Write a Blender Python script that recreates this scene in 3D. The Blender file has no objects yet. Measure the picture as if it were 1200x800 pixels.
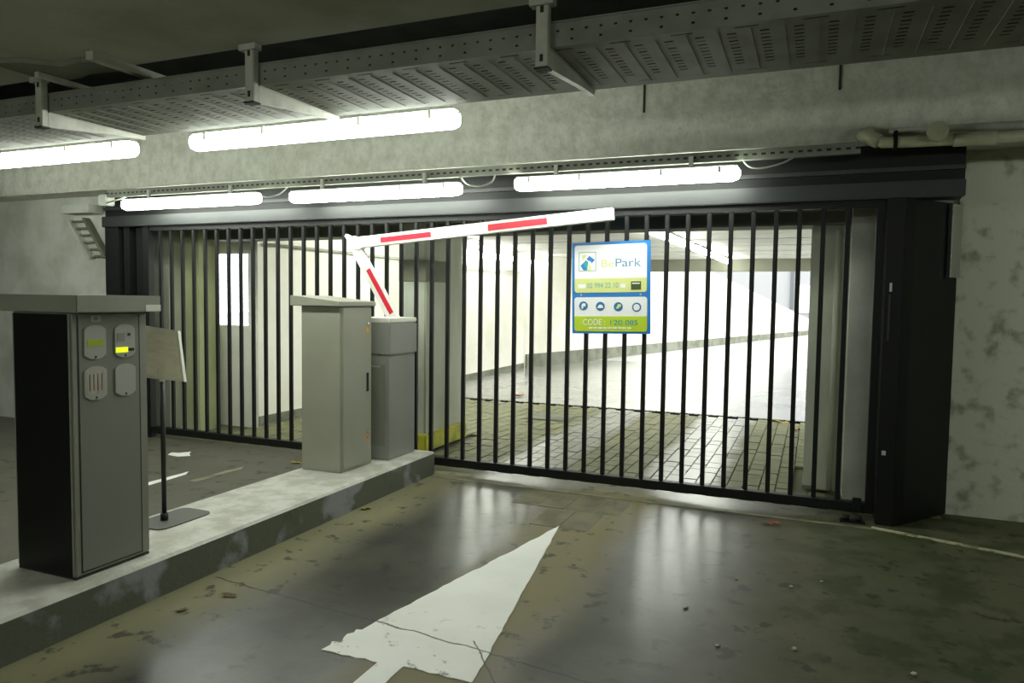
import bpy, bmesh, math, random
from mathutils import Vector, Matrix
random.seed(7)
S = bpy.context.scene
COL = S.collection
# ------------------------------------------------------------------ camera
cam_d = bpy.data.cameras.new('camera'); cam = bpy.data.objects.new('camera', cam_d); COL.objects.link(cam)
cam_d.sensor_width = 36.0; cam_d.lens = 850.0 / 1200.0 * 36.0; cam_d.clip_end = 300; cam_d.clip_start = .05
yaw, pit, rol = 0.39379594, 0.05760791, 0.01335931
def Rm(y, p, r):
    cy, sy, cp, sp, cr, sr = math.cos(y), math.sin(y), math.cos(p), math.sin(p), math.cos(r), math.sin(r)
    a = Matrix(((cy, 0, sy), (0, 1, 0), (-sy, 0, cy))); b = Matrix(((1, 0, 0), (0, cp, -sp), (0, sp, cp)))
    c = Matrix(((cr, -sr, 0), (sr, cr, 0), (0, 0, 1)))
    return c @ b @ a
Mv = Rm(yaw, pit, rol)                        # columns: world X, world down, world Y, seen in (right, down, forward)
wx, wy, wz = Mv.col[0], Mv.col[2], -Mv.col[1]
R3 = Matrix(((wx[0], -wx[1], -wx[2]), (wy[0], -wy[1], -wy[2]), (wz[0], -wz[1], -wz[2])))
cam.matrix_world = Matrix.Translation((0, 0, 1.55)) @ R3.to_4x4()
S.camera = cam
# ------------------------------------------------------------------ light and exposure
W = bpy.data.worlds.new('overcast_sky'); S.world = W; W.use_nodes = True
bg = W.node_tree.nodes['Background']; bg.inputs[0].default_value = (0.95, 0.985, 1.0, 1); bg.inputs[1].default_value = 5.0
S.view_settings.view_transform = 'Standard'; S.view_settings.look = 'None'
S.view_settings.exposure = 0.0; S.view_settings.gamma = 1.0; S.view_settings.use_curve_mapping = False
TUBE = 29.0           # radiance of the fluorescent tubes
# ------------------------------------------------------------------ materials
def lin(c):
    return tuple(((v / 255.) / 12.92 if v / 255. <= .04045 else ((v / 255. + .055) / 1.055) ** 2.4) for v in c) + (1,)
class NT:
    def __init__(s, name):
        s.m = bpy.data.materials.new(name); s.m.use_nodes = True; s.t = s.m.node_tree
        s.b = s.t.nodes['Principled BSDF']; s._pos = None
    def n(s, typ, **kw):
        d = s.t.nodes.new(typ)
        for k, v in kw.items(): setattr(d, k, v)
        return d
    def l(s, a, b): s.t.links.new(a, b)
    def val(s, sock, v):
        if hasattr(v, 'is_linked') or isinstance(v, bpy.types.NodeSocket): s.l(v, sock)
        else: sock.default_value = v
    @property
    def pos(s):
        if s._pos is None: s._pos = s.n('ShaderNodeNewGeometry').outputs['Position']
        return s._pos
    def math(s, op, a, b=0.0, c=None, clamp=False):
        d = s.n('ShaderNodeMath', operation=op, use_clamp=clamp); s.val(d.inputs[0], a); s.val(d.inputs[1], b)
        if c is not None: s.val(d.inputs[2], c)
        return d.outputs[0]
    def noise(s, scale, detail=4, rough=.55, vec=None, stretch=None):
        d = s.n('ShaderNodeTexNoise'); d.inputs['Scale'].default_value = scale; d.inputs['Detail'].default_value = detail
        d.inputs['Roughness'].default_value = rough
        v = vec or s.pos
        if stretch:
            mp = s.n('ShaderNodeVectorMath', operation='MULTIPLY'); s.l(v, mp.inputs[0]); mp.inputs[1].default_value = stretch; v = mp.outputs[0]
        s.l(v, d.inputs['Vector']); return d.outputs['Fac']
    def rng(s, v, a, b, c=0., d=1.):
        m = s.n('ShaderNodeMapRange', interpolation_type='SMOOTHSTEP'); s.l(v, m.inputs[0])
        for i, q in enumerate((a, b, c, d)): m.inputs[i + 1].default_value = q
        return m.outputs[0]
    def mix(s, f, a, b):
        d = s.n('ShaderNodeMix', data_type='RGBA'); s.val(d.inputs[0], f); s.val(d.inputs[6], a); s.val(d.inputs[7], b)
        return d.outputs[2]
    def ramp(s, v, stops):
        r = s.n('ShaderNodeValToRGB'); s.l(v, r.inputs[0]); e = r.color_ramp.elements
        e[0].position, e[0].color = stops[0]; e[-1].position, e[-1].color = stops[-1]
        for p, c in stops[1:-1]: e.new(p).color = c
        return r.outputs[0]
    def bump(s, h, strength, dist=.01):
        b = s.n('ShaderNodeBump'); b.inputs['Strength'].default_value = strength; b.inputs['Distance'].default_value = dist
        s.l(h, b.inputs['Height']); s.l(b.outputs[0], s.b.inputs['Normal'])
    def sep(s):
        d = s.n('ShaderNodeSeparateXYZ'); s.l(s.pos, d.inputs[0]); return d.outputs
def mat(name, rgb, rough=.6, metal=0., rgb2=None, scale=3., lo=.35, hi=.7, bump=None, stretch=None, spec=None):
    k = NT(name); k.b.inputs['Roughness'].default_value = rough; k.b.inputs['Metallic'].default_value = metal
    if spec is not None: k.b.inputs['Specular IOR Level'].default_value = spec
    if rgb2: k.l(k.mix(k.rng(k.noise(scale, 6, stretch=stretch), lo, hi), lin(rgb), lin(rgb2)), k.b.inputs['Base Color'])
    else: k.b.inputs['Base Color'].default_value = lin(rgb)
    if bump: k.bump(k.noise(bump[0], 5), bump[1], bump[2] if len(bump) > 2 else .01)
    return k.m
def emit(name, rgb, strength):
    k = NT(name); k.b.inputs['Base Color'].default_value = lin(rgb); k.b.inputs['Emission Color'].default_value = lin(rgb)
    k.b.inputs['Emission Strength'].default_value = strength; return k.m
def floor_mat():
    k = NT('garage_floor'); x, y, z = k.sep()
    wob = k.math('SUBTRACT', k.noise(1.3, 2, .4), .5); xw = k.math('ADD', x, k.math('MULTIPLY', wob, .42))
    u = k.rng(xw, -7., 3.)
    m = k.n('ShaderNodeMapRange'); k.l(xw, m.inputs[0]); m.inputs[1].default_value = -7; m.inputs[2].default_value = 3; u = m.outputs[0]
    P = lambda X: (X + 7) / 10.
    st = [(-7, (84, 83, 72)), (-4.2, (88, 86, 74)), (-3.2, (138, 134, 104)), (-2.85, (122, 118, 88)), (-2.5, (56, 56, 50)), (-1.9, (54, 54, 47)),
          (-1.58, (120, 111, 74)), (-1.25, (118, 109, 72)), (-.98, (64, 64, 58)), (-.45, (62, 62, 54)), (0., (86, 84, 58)), (.5, (74, 79, 52)), (1.2, (94, 94, 68)), (3, (90, 90, 74))]
    c = k.ramp(u, [(P(a), lin(b)) for a, b in st])
    gr = lambda v: (v, v, v, 1)
    r = k.ramp(u, [(P(a), gr(b)) for a, b in [(-7, .5), (-3.2, .7), (-2.8, .65), (-2.5, .30), (-1.85, .30), (-1.6, .62), (-1.25, .62), (-1.0, .26), (-.5, .27), (-.1, .6), (1, .65)]])
    mo = k.rng(k.noise(2.6, 8, .65), .36, .68)
    c = k.mix(k.math('MULTIPLY', mo, .25), c, lin((112, 109, 90)))
    dk = k.rng(k.noise(7.5, 4, .55), .58, .66); c = k.mix(k.math('MULTIPLY', dk, .8), c, lin((40, 42, 30)))
    moss = k.math('MULTIPLY', k.rng(k.noise(3.2, 5, .6), .47, .60), k.rng(x, -.35, .2)); c = k.mix(k.math('MULTIPLY', moss, .75), c, lin((52, 64, 34)))
    # hairline cracks across the lane
    jit = k.math('MULTIPLY', k.math('SUBTRACT', k.noise(7, 4), .5), .05)
    d1 = k.math('ABSOLUTE', k.math('SUBTRACT', k.math('ADD', y, jit), k.math('ADD', k.math('MULTIPLY', x, -.10), 2.70)))
    d2 = k.math('ABSOLUTE', k.math('SUBTRACT', k.math('ADD', y, jit), k.math('ADD', k.math('MULTIPLY', x, -1.2), 1.25)))
    cr = k.math('MAXIMUM', k.math('LESS_THAN', d1, .006), k.math('MULTIPLY', k.math('LESS_THAN', d2, .006), k.math('LESS_THAN', y, 2.9)))
    cr = k.math('MULTIPLY', cr, k.math('GREATER_THAN', x, -3.)); cr = k.math('MULTIPLY', cr, k.math('LESS_THAN', x, -.6))
    c = k.mix(k.math('MULTIPLY', cr, .8), c, lin((30, 30, 24)))
    k.l(c, k.b.inputs['Base Color'])
    rr = k.math('ADD', r, k.math('MULTIPLY', k.math('SUBTRACT', k.noise(2.5, 3, .5), .5), .15), clamp=True)
    k.l(k.math('MAXIMUM', rr, .29), k.b.inputs['Roughness'])
    h = k.math('MULTIPLY', k.noise(14, 3, .5), 1.5); h = k.math('SUBTRACT', h, k.math('MULTIPLY', cr, 1.5))
    k.b.inputs['Specular IOR Level'].default_value = .38
    k.bump(h, .05, .01); return k.m
def paint_mat():
    k = NT('worn_road_paint')
    f = k.rng(k.noise(9, 8, .7), .58, .66); g = k.rng(k.noise(2.2, 5), .35, .7)
    c = k.mix(k.math('MULTIPLY', g, .5), lin((240, 240, 234)), lin((222, 222, 212))); x, y, z = k.sep()
    low = k.math('MULTIPLY', f, k.rng(y, 3.3, 2.6, 0., .85)); c = k.mix(low, c, lin((110, 106, 88)))
    jit = k.math('MULTIPLY', k.math('SUBTRACT', k.noise(7, 4), .5), .05)
    d1 = k.math('ABSOLUTE', k.math('SUBTRACT', k.math('ADD', y, jit), k.math('ADD', k.math('MULTIPLY', x, -.10), 2.70)))
    d2 = k.math('ABSOLUTE', k.math('SUBTRACT', k.math('ADD', y, jit), k.math('ADD', k.math('MULTIPLY', x, -1.2), 1.25)))
    cr = k.math('MAXIMUM', k.math('LESS_THAN', d1, .005), k.math('MULTIPLY', k.math('LESS_THAN', d2, .006), k.math('LESS_THAN', y, 2.9)))
    c = k.mix(k.math('MULTIPLY', cr, .85), c, lin((40, 40, 32)))
    k.l(c, k.b.inputs['Base Color']); k.b.inputs['Roughness'].default_value = .55
    k.bump(k.noise(70, 3), .15); return k.m
def kerb_mat():
    k = NT('island_concrete'); x, y, z = k.sep()
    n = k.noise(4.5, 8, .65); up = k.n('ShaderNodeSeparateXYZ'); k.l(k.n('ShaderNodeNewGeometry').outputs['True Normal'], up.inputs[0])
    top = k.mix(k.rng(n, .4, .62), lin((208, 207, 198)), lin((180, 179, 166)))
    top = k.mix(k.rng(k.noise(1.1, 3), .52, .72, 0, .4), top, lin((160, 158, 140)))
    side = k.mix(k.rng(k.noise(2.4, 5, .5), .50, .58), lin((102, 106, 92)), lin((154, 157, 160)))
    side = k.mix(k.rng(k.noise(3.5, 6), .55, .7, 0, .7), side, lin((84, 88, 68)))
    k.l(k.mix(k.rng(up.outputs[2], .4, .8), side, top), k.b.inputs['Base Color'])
    k.b.inputs['Roughness'].default_value = .8; k.bump(k.noise(40, 5), .35); return k.m
def paver_mat():
    k = NT('driveway_pavers'); x, y, z = k.sep()
    oi = k.n('ShaderNodeObjectInfo').outputs['Random']; isl = k.n('ShaderNodeNewGeometry').outputs['Random Per Island']
    r = k.math('FRACT', k.math('ADD', k.math('MULTIPLY', oi, 3.7), k.math('MULTIPLY', isl, 5.3)))
    c = k.mix(r, lin((114, 115, 80)), lin((128, 127, 92)))
    c = k.mix(k.rng(k.noise(3, 6), .45, .7, 0, .5), c, lin((100, 106, 66)))
    xw = k.math('ADD', x, k.math('MULTIPLY', k.math('SUBTRACT', k.noise(1.6, 3), .5), .3))
    t1 = k.math('MULTIPLY', k.rng(xw, -2.85, -2.6), k.rng(xw, -2.0, -2.2)); t2 = k.math('MULTIPLY', k.rng(xw, -1.45, -1.25), k.rng(xw, -.6, -.8))
    tr = k.math('MAXIMUM', t1, t2)
    c = k.mix(k.math('MULTIPLY', tr, .85), c, k.mix(r, lin((126, 126, 120)), lin((140, 140, 134)))); k.l(c, k.b.inputs['Base Color'])
    k.l(k.math('ADD', k.math('MULTIPLY', tr, -.36), .66), k.b.inputs['Roughness'])
    k.bump(k.noise(45, 4), .15); return k.m
def beam_mat():
    k = NT('rough_cast_concrete')
    n = k.noise(9, 8, .75, stretch=(1, 1, .75)); v = k.n('ShaderNodeTexVoronoi'); v.inputs['Scale'].default_value = 15; k.l(k.pos, v.inputs['Vector'])
    c = k.mix(k.rng(n, .35, .68), lin((226, 227, 214)), lin((198, 200, 182)))
    c = k.mix(k.rng(k.noise(1.2, 4), .5, .75, 0, .45), c, lin((176, 180, 156)))
    k.l(c, k.b.inputs['Base Color']); k.b.inputs['Roughness'].default_value = .9
    k.bump(k.math('ADD', n, k.math('MULTIPLY', v.outputs['Distance'], .5)), .5, .03); return k.m
M = {}
M['floor'] = floor_mat(); M['paint'] = paint_mat(); M['kerb'] = kerb_mat(); M['paver'] = paver_mat(); M['beam'] = beam_mat()
M['ceiling'] = mat('ceiling_concrete', (178, 178, 160), .9, rgb2=(150, 152, 130), scale=1.6, bump=(30, .3))
M['recess'] = mat('recess_concrete_shaded', (60, 62, 52), .95, rgb2=(44, 46, 38), scale=2)  # dark tone puts the shade of the void into the colour
M['wall_dull'] = mat('garage_wall', (150, 150, 132), .9, rgb2=(120, 122, 102), scale=1.2, bump=(25, .25))
M['wall_pale'] = mat('pale_wall', (206, 208, 198), .85, rgb2=(180, 182, 168), scale=2.2, bump=(22, .25))
M['wall_stain'] = mat('stained_pale_wall', (212, 214, 196), .85, rgb2=(150, 154, 128), scale=7, lo=.5, hi=.72, bump=(22, .4))
M['wall_white'] = mat('white_render', (236, 234, 224), .85, rgb2=(222, 220, 204), scale=1.2, bump=(18, .12))
M['column'] = mat('column_concrete', (204, 207, 192), .85, rgb2=(176, 181, 158), scale=2.2, stretch=(1, 1, .35), bump=(18, .2))
M['column_olive'] = mat('olive_pilaster_shaded', (184, 189, 148), .85, rgb2=(158, 164, 122), scale=2.2, stretch=(1, 1, .4), bump=(18, .2))  # olive tone carries the shade on this pilaster face
M['plinth'] = mat('dirty_plinth', (128, 130, 116), .85, rgb2=(96, 100, 80), scale=3, bump=(25, .3))
M['yellow'] = mat('yellow_green_paint', (206, 204, 58), .6, rgb2=(150, 152, 70), scale=5)
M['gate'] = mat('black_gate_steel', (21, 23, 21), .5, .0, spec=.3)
M['header'] = mat('dark_header_steel', (47, 50, 49), .45, .0, rgb2=(40, 43, 42), scale=2)
M['lintel'] = mat('dark_lintel', (128, 130, 122), .7, rgb2=(108, 110, 102), scale=2)
M['galv'] = mat('galvanised_tray', (142, 144, 133), .65, .0, rgb2=(128, 130, 119), scale=6, spec=.2)
M['galv_dull'] = mat('dull_galvanised', (200, 201, 188), .55, .0, rgb2=(176, 177, 164), scale=8)
M['white_plastic'] = mat('white_plastic', (222, 224, 212), .45)
M['pvc'] = mat('cream_pvc_pipe', (206, 208, 176), .45, rgb2=(176, 178, 146), scale=6)
M['lamp_body'] = mat('lamp_housing', (150, 152, 146), .5)
M['tube'] = emit('fluorescent_diffuser', (248, 255, 244), TUBE)
M['tube_out'] = emit('driveway_diffuser', (250, 255, 246), TUBE * 1.5)
M['kiosk'] = mat('grey_green_enamel', (148, 149, 137), .5, .0, rgb2=(141, 142, 130), scale=3)
M['kiosk_dark'] = mat('grey_enamel_panel', (134, 135, 124), .5)
M['cabinet'] = mat('light_grey_green_enamel', (164, 165, 148), .5, rgb2=(157, 158, 141), scale=2)
M['barrier'] = mat('barrier_grey_enamel', (146, 149, 142), .5, rgb2=(138, 141, 133), scale=2)
M['barrier_top'] = mat('barrier_lid_lit', (242, 241, 228), .5)  # near white, so lamplight on the lid is in its colour
M['plate'] = mat('faceplate', (178, 180, 172), .4, .0)
M['plate2'] = mat('faceplate_paper', (196, 190, 176), .6, rgb2=(170, 160, 150), scale=60, stretch=(1, 1, .1))
M['lcd'] = emit('green_display', (130, 140, 34), .25)
M['lcd_on'] = emit('yellow_display', (214, 232, 28), 1.1)
M['black'] = mat('black_rubber', (20, 20, 18), .6)
M['seam'] = mat('shadow_gap_rubber', (48, 50, 42), .7)
M['boom'] = mat('white_boom', (238, 238, 232), .4)
M['red'] = mat('red_reflector', (214, 34, 56), .4)
M['paper'] = mat('notice_back', (240, 232, 208), .7, rgb2=(230, 221, 196), scale=9, stretch=(1, 1, 6))
M['white_frame'] = mat('white_frame', (226, 226, 214), .5)
M['stand'] = mat('black_powder_coat', (34, 34, 32), .5)
M['base_grey'] = mat('dark_grey_base', (92, 92, 84), .6)
M['blue'] = mat('sign_blue', (40, 128, 206), .4)
M['sign_white'] = mat('sign_white', (254, 254, 254), .4)
M['lime'] = mat('sign_lime', (200, 226, 48), .4)
M['lime_pale'] = mat('sign_pale_lime', (226, 232, 150), .4)
M['teal'] = mat('sign_teal', (48, 160, 170), .4)
M['steel_blue'] = mat('sign_steel_blue', (96, 150, 190), .4)
M['pale_teal'] = mat('sign_pale_teal', (110, 186, 190), .4)
M['icon_blue'] = mat('sign_icon_blue', (30, 120, 170), .4)
M['logo_grey'] = mat('sign_logo_outline', (150, 176, 166), .4)
M['sign_black'] = mat('sign_badge', (70, 84, 40), .4)
M['ground'] = mat('wet_asphalt', (150, 150, 146), .18, rgb2=(128, 128, 122), scale=.8, bump=(30, .06))
M['ground_out'] = mat('pale_yard_paving', (176, 176, 170), .35, rgb2=(160, 160, 152), scale=.5)
M['base'] = mat('joint_sand', (104, 104, 82), .95)
M['slab'] = mat('beige_slab', (112, 107, 82), .6, rgb2=(84, 82, 62), scale=5, bump=(40, .2), spec=.3)
M['strip'] = mat('worn_pale_strip', (196, 192, 158), .7, rgb2=(130, 128, 96), scale=9, lo=.5, hi=.62)
M['strip_dull'] = mat('threshold_edge', (138, 136, 112), .6, rgb2=(104, 102, 80), scale=6)
M['plank'] = mat('pale_ceiling_board', (196, 196, 188), .7, rgb2=(180, 180, 170), scale=1.4)
M['endbeam'] = mat('end_beam', (120, 120, 104), .8)
M['facade'] = mat('pale_facade', (142, 143, 143), .9)
M['downpipe'] = mat('grey_downpipe', (84, 86, 88), .6)
gk = NT('window_glass'); gk.b.inputs['Base Color'].default_value = (.85, .9, 1, 1); gk.b.inputs['Roughness'].default_value = .1; gk.b.inputs['Alpha'].default_value = .12; M['glass'] = gk.m
M['leaf_orange'] = mat('leaf_orange', (168, 96, 54), .7, rgb2=(130, 62, 36), scale=30)
M['leaf_yellow'] = mat('leaf_yellow', (196, 176, 60), .7, rgb2=(150, 130, 40), scale=30)
M['leaf_brown'] = mat('leaf_brown', (96, 78, 40), .8, rgb2=(60, 50, 28), scale=30)
M['pebble'] = mat('pale_pebble', (190, 188, 172), .8, rgb2=(150, 148, 132), scale=40)
M['wire'] = mat('grey_cable', (150, 152, 142), .6)
M['key'] = mat('chrome_lock', (190, 190, 186), .25, .9)
M['tag_orange'] = mat('warning_sticker', (224, 190, 60), .5, rgb2=(210, 60, 50), scale=60)
# ------------------------------------------------------------------ geometry helpers
class MB:
    def __init__(s): s.v = []; s.f = []; s.sm = []
    def add(s, vs, fs, smooth=False):
        o = len(s.v); s.v += [tuple(v) for v in vs]; s.f += [tuple(i + o for i in f) for f in fs]; s.sm += [smooth] * len(fs); return s
    def box(s, x0, x1, y0, y1, z0, z1, bev=0., rot=None):
        bm = bmesh.new(); bmesh.ops.create_cube(bm, size=1)
        for v in bm.verts: v.co = Vector(((x0 + x1) / 2 + v.co.x * (x1 - x0), (y0 + y1) / 2 + v.co.y * (y1 - y0), (z0 + z1) / 2 + v.co.z * (z1 - z0)))
        if bev: bmesh.ops.bevel(bm, geom=bm.edges[:], offset=bev, segments=2, affect='EDGES')
        bm.verts.index_update()
        s.add([v.co.copy() for v in bm.verts], [[v.index for v in f.verts] for f in bm.faces]); bm.free(); return s
    def prism(s, pts, axis, a, b, bev=0.):
        """polygon pts (u,v) extruded along axis from a to b: axis x->(y,z), y->(x,z), z->(x,y)"""
        def P(u, v, w): return {'x': (w, u, v), 'y': (u, w, v), 'z': (u, v, w)}[axis]
        bm = bmesh.new(); A = [bm.verts.new(P(u, v, a)) for u, v in pts]; B = [bm.verts.new(P(u, v, b)) for u, v in pts]
        bm.faces.new(A); bm.faces.new(B[::-1]); n = len(pts)
        for i in range(n): bm.faces.new((A[i], B[i], B[(i + 1) % n], A[(i + 1) % n]))
        bmesh.ops.recalc_face_normals(bm, faces=bm.faces[:])
        if bev: bmesh.ops.bevel(bm, geom=bm.edges[:], offset=bev, segments=2, affect='EDGES')
        bm.verts.index_update(); s.add([v.co.copy() for v in bm.verts], [[v.index for v in f.verts] for f in bm.faces]); bm.free(); return s
    def tube(s, pts, r, n=12, caps=True):
        pts = [Vector(p) for p in pts]; rings = []; o = len(s.v)
        rs = r if isinstance(r, (list, tuple)) else [r] * len(pts)
        t0 = (pts[1] - pts[0]).normalized(); ref = Vector((0, 0, 1)) if abs(t0.z) < .9 else Vector((1, 0, 0)); nx = t0.cross(ref).normalized()
        for i, p in enumerate(pts):
            t = (pts[min(i + 1, len(pts) - 1)] - pts[max(i - 1, 0)]).normalized(); nx = (nx - t * nx.dot(t)).normalized(); ny = t.cross(nx)
            rings.append([p + (nx * math.cos(2 * math.pi * k / n) + ny * math.sin(2 * math.pi * k / n)) * rs[i] for k in range(n)])
        vs = [v for q in rings for v in q]; fs = []
        for i in range(len(pts) - 1):
            for k in range(n): fs.append((i * n + k, i * n + (k + 1) % n, (i + 1) * n + (k + 1) % n, (i + 1) * n + k))
        s.add(vs, fs, True)
        if caps: s.f += [tuple(o + k for k in range(n))[::-1], tuple(o + (len(pts) - 1) * n + k for k in range(n))]; s.sm += [False, False]
        return s
    def holed(s, us, vs, hole, P):
        """sheet over the grid us x vs, leaving out cells where hole(i, j)"""
        nv = len(vs); pts = [P(u, v) for u in us for v in vs]
        fs = [(i * nv + j, (i + 1) * nv + j, (i + 1) * nv + j + 1, i * nv + j + 1) for i in range(len(us) - 1) for j in range(nv - 1) if not hole(i, j)]
        return s.add(pts, fs)
    def mesh(s, name, m, org=(0, 0, 0)):
        me = bpy.data.meshes.new(name); o = Vector(org); me.from_pydata([Vector(v) - o for v in s.v], [], s.f)
        me.polygons.foreach_set('use_smooth', s.sm); me.materials.append(m); me.update(); return me
    def build(s, name, m, parent=None, org=None):
        if org is None: org = parent['_o'] if parent is not None and '_o' in parent else (0, 0, 0)
        ob = bpy.data.objects.new(name, s.mesh(name, m, org)); COL.objects.link(ob)
        if parent is not None: ob.parent = parent; ob['_o'] = list(org)
        else: ob.location = org; ob['_o'] = list(org)
        return ob
def tag(o, label, cat=None, group=None, kind=None):
    if label: o['label'] = label
    if cat: o['category'] = cat
    if group: o['group'] = group
    if kind: o['kind'] = kind
    return o
def thing(name, loc, label, cat, group=None, kind=None):
    o = bpy.data.objects.new(name, None); COL.objects.link(o); o.location = loc; o['_o'] = list(loc); o.empty_display_size = .1
    return tag(o, label, cat, group, kind)
def B(*a, **k): return MB().box(*a, **k)
def struct(name, mb, m, label, cat):
    xs = [v[0] for v in mb.v]; ys = [v[1] for v in mb.v]; zs = [v[2] for v in mb.v]
    return tag(mb.build(name, m, None, ((min(xs) + max(xs)) / 2, (min(ys) + max(ys)) / 2, min(zs))), label, cat, kind='structure')
# ------------------------------------------------------------------ the setting: garage shell
fl = struct('floor', B(-12, 6, -6, 5.9, -.2, 0).box(.44, 6, 5.9, 6.16, -.2, 0), M['floor'], 'stained dark concrete garage floor with wheel tracks', 'floor')
struct('ceiling', B(-12, 6, -6, 2.79, 2.74, 2.95), M['ceiling'], 'dim concrete ceiling slab in front of the cable tray', 'ceiling')
struct('ceiling_recess', B(-12, 6, 2.79, 9.5, 4.6, 4.8), M['recess'], 'ceiling of the void above the cable tray, its shade painted dark', 'ceiling')
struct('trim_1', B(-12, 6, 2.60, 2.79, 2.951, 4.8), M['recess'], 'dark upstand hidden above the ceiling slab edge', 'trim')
struct('wall_void', B(-12, 6, 9.3, 9.5, 2.9, 4.6), M['recess'], 'added rear wall of the void above the beam, coloured as shade', 'wall')  # added deep behind the beam so the gap over the tray looks dark
struct('trim_5', B(-12, 6, 6.441, 9.5, 2.81, 2.9), M['recess'], 'unseen floor added to keep daylight out of the void above the driveway', 'slab')  # added to block light leaking up into the void
bm_ = struct('wall_beam', B(-12, 6, 5.55, 6.44, 2.665, 3.36, bev=.012), M['beam'], 'rough plastered concrete beam running across above the gate', 'beam')
struct('wall_left', B(-12.2, -12, -6, 9.5, -.2, 4.8), M['wall_dull'], 'dull concrete wall far to the left of the lanes', 'wall')
struct('wall_back', B(-12, 6, -6.2, -6, -.2, 3.8), M['wall_dull'], 'dull concrete wall behind the viewer', 'wall')
struct('wall_right', B(6, 6.2, -6, 9.5, -.2, 4.8), M['wall_dull'], 'dull concrete wall far to the right of the lane', 'wall')
struct('wall_front_left', B(-12, -7.3, 5.9, 6.2, -.2, 2.665), M['wall_pale'], 'pale grey wall left of the gate behind the ticket pillar', 'wall')
struct('wall_front_right', B(.95, 6, 6.16, 6.6, -.2, 2.665), M['wall_stain'], 'stained whitish concrete wall right of the black gate post', 'wall')
# hairline dark joints in the beam face, as thin recessed fillets
for X, z0, z1 in ((-1.245, 2.98, 3.19), (.11, 3.02, 3.25)):
    j = B(X - .008, X + .008, 5.543, 5.552, z0, z1).build('joint', M['seam'], bm_)
# ------------------------------------------------------------------ driveway behind the gate
struct('floor_driveway', B(-7.3, .44, 5.9, 6.16, -.2, -.03).box(-7.3, 1.2, 6.16, 10.16, -.2, -.03), M['base'], 'block paved driveway just behind the gate', 'floor')
dw = bpy.data.objects['floor_driveway']
struct('floor_ramp', B(-6.4, 1.2, 10.237, 18.4, -.2, 0), M['ground'], 'wet bright asphalt beyond the slotted drain', 'floor')
yd = MB(); yd.add([(1.2, 5.9, -.004), (60, 5.9, -.004), (60, 90, -.004), (-50, 90, -.004), (-50, 18.4, -.004), (1.2, 18.4, -.004)], [(0, 1, 2, 3, 4, 5)])
struct('ground_yard', yd, M['ground_out'], 'pale open yard floor beyond the covered driveway', 'ground')
struct('wall_driveway_left', B(-6.3, -6.1, 6.861, 15.4, -.2, 2.66), M['wall_white'], 'white rendered wall along the left of the driveway', 'wall')
struct('baseboard_driveway', B(-6.1, -6.085, 6.81, 15.38, 0, .11), M['plinth'], 'dirty grey base band along the white driveway wall', 'baseboard')
struct('wall_pilaster_left', B(-7.3, -6.80, 6.16, 6.5, -.2, 2.66, bev=.01), M['column'], 'cream concrete pilaster behind the left end of the gate', 'wall')
struct('wall_pilaster_olive', B(-6.80, -6.535, 6.32, 6.6, -.2, 2.66, bev=.01), M['column_olive'], 'pilaster between the left gate posts and the white wall, its shade coloured olive', 'wall')
struct('wall_corner_left', B(-7.3, -6.78, 6.8, 6.86, -.2, 2.66).box(-6.15, -6.1, 6.8, 6.86, -.2, 2.66).box(-6.78, -6.15, 6.8, 6.86, -.2, 1.18).box(-6.78, -6.15, 6.8, 6.86, 2.07, 2.66).box(-7.3, -6.801, 6.602, 6.8, -.2, 2.66), M['wall_white'], 'cream wall corner with a bright window behind the left bars', 'wall')
lint = B(-6.534, .95, 6.449, 6.75, 2.19, 2.66)
struct('trim_2', lint, M['lintel'], 'dark lintel seen between the gate bars under the header', 'lintel')
struct('trim_3', B(-6.5, .2, 6.40, 6.448, 2.30, 2.335), M['galv_dull'], 'thin grey rail along the dark lintel', 'rail')
struct('ceiling_driveway', B(-6.4, .65, 6.76, 18.4, 2.66, 2.8), M['lintel'], 'soffit over the covered driveway', 'ceiling')
cd = bpy.data.objects['ceiling_driveway']
y = 6.78
while y < 18.3:
    y1 = min(y + 1.42, 18.38); B(-6.09, .6, y + .07, y1 - .07, 2.60, 2.659, bev=.008).build('board', M['plank'], cd); y += 1.45
struct('trim_4', B(-7, .9, 18.4, 18.7, 2.31, 2.8), M['endbeam'], 'olive grey beam at the far end of the covered driveway', 'beam')
struct('wall_driveway_right', B(.25, .65, 7.25, 10.1, 0, 2.6), M['column'], 'short concrete wall behind the right hand column', 'wall')
# columns
def column(x0, x1, y0, y1, z1, label, m='column', name='concrete_column'):
    t = thing(name, ((x0 + x1) / 2, (y0 + y1) / 2, 0), label, 'column'); B(x0, x1, y0, y1, 0, z1, bev=.012).build('shaft', M[m], t); return t
c = column(-3.92, -3.62, 6.43, 7.25, 2.6, 'concrete column behind the gate beside the barrier machine, yellow at its foot')
tag(B(-3.96, -3.57, 6.36, 7.3, 0, .17, bev=.01).build('painted_foot', M['yellow'], c), 'yellow green painted foot')
tag(B(-3.93, -3.615, 6.42, 6.9, 1.72, 1.94, bev=.004).build('repair_patch', M['wall_dull'], c), 'grey repair patch')
c = column(-.04, .25, 6.5, 7.2, 2.19, 'olive concrete column behind the right end of the gate, daylight to its left')
MB().tube([(.16, 6.46, .02), (.16, 6.46, 2.15)], .022, 10).build('conduit_pipe', M['column'], c)
tag(B(-.045, .05, 6.49, 7.0, 0, .03).build('foot_edge', M['plinth'], c), 'dirty foot edge')
column(.25, .95, 6.2, 6.62, 2.5, 'pale concrete pillar directly left of the black gate post', 'wall_pale')
column(.3, .62, 13.6, 13.95, 2.6, 'square support column of the driveway roof halfway along', name='roof_column')
column(.3, .62, 18.05, 18.38, 2.6, 'square support column of the driveway roof at its far end', name='roof_column')
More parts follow.
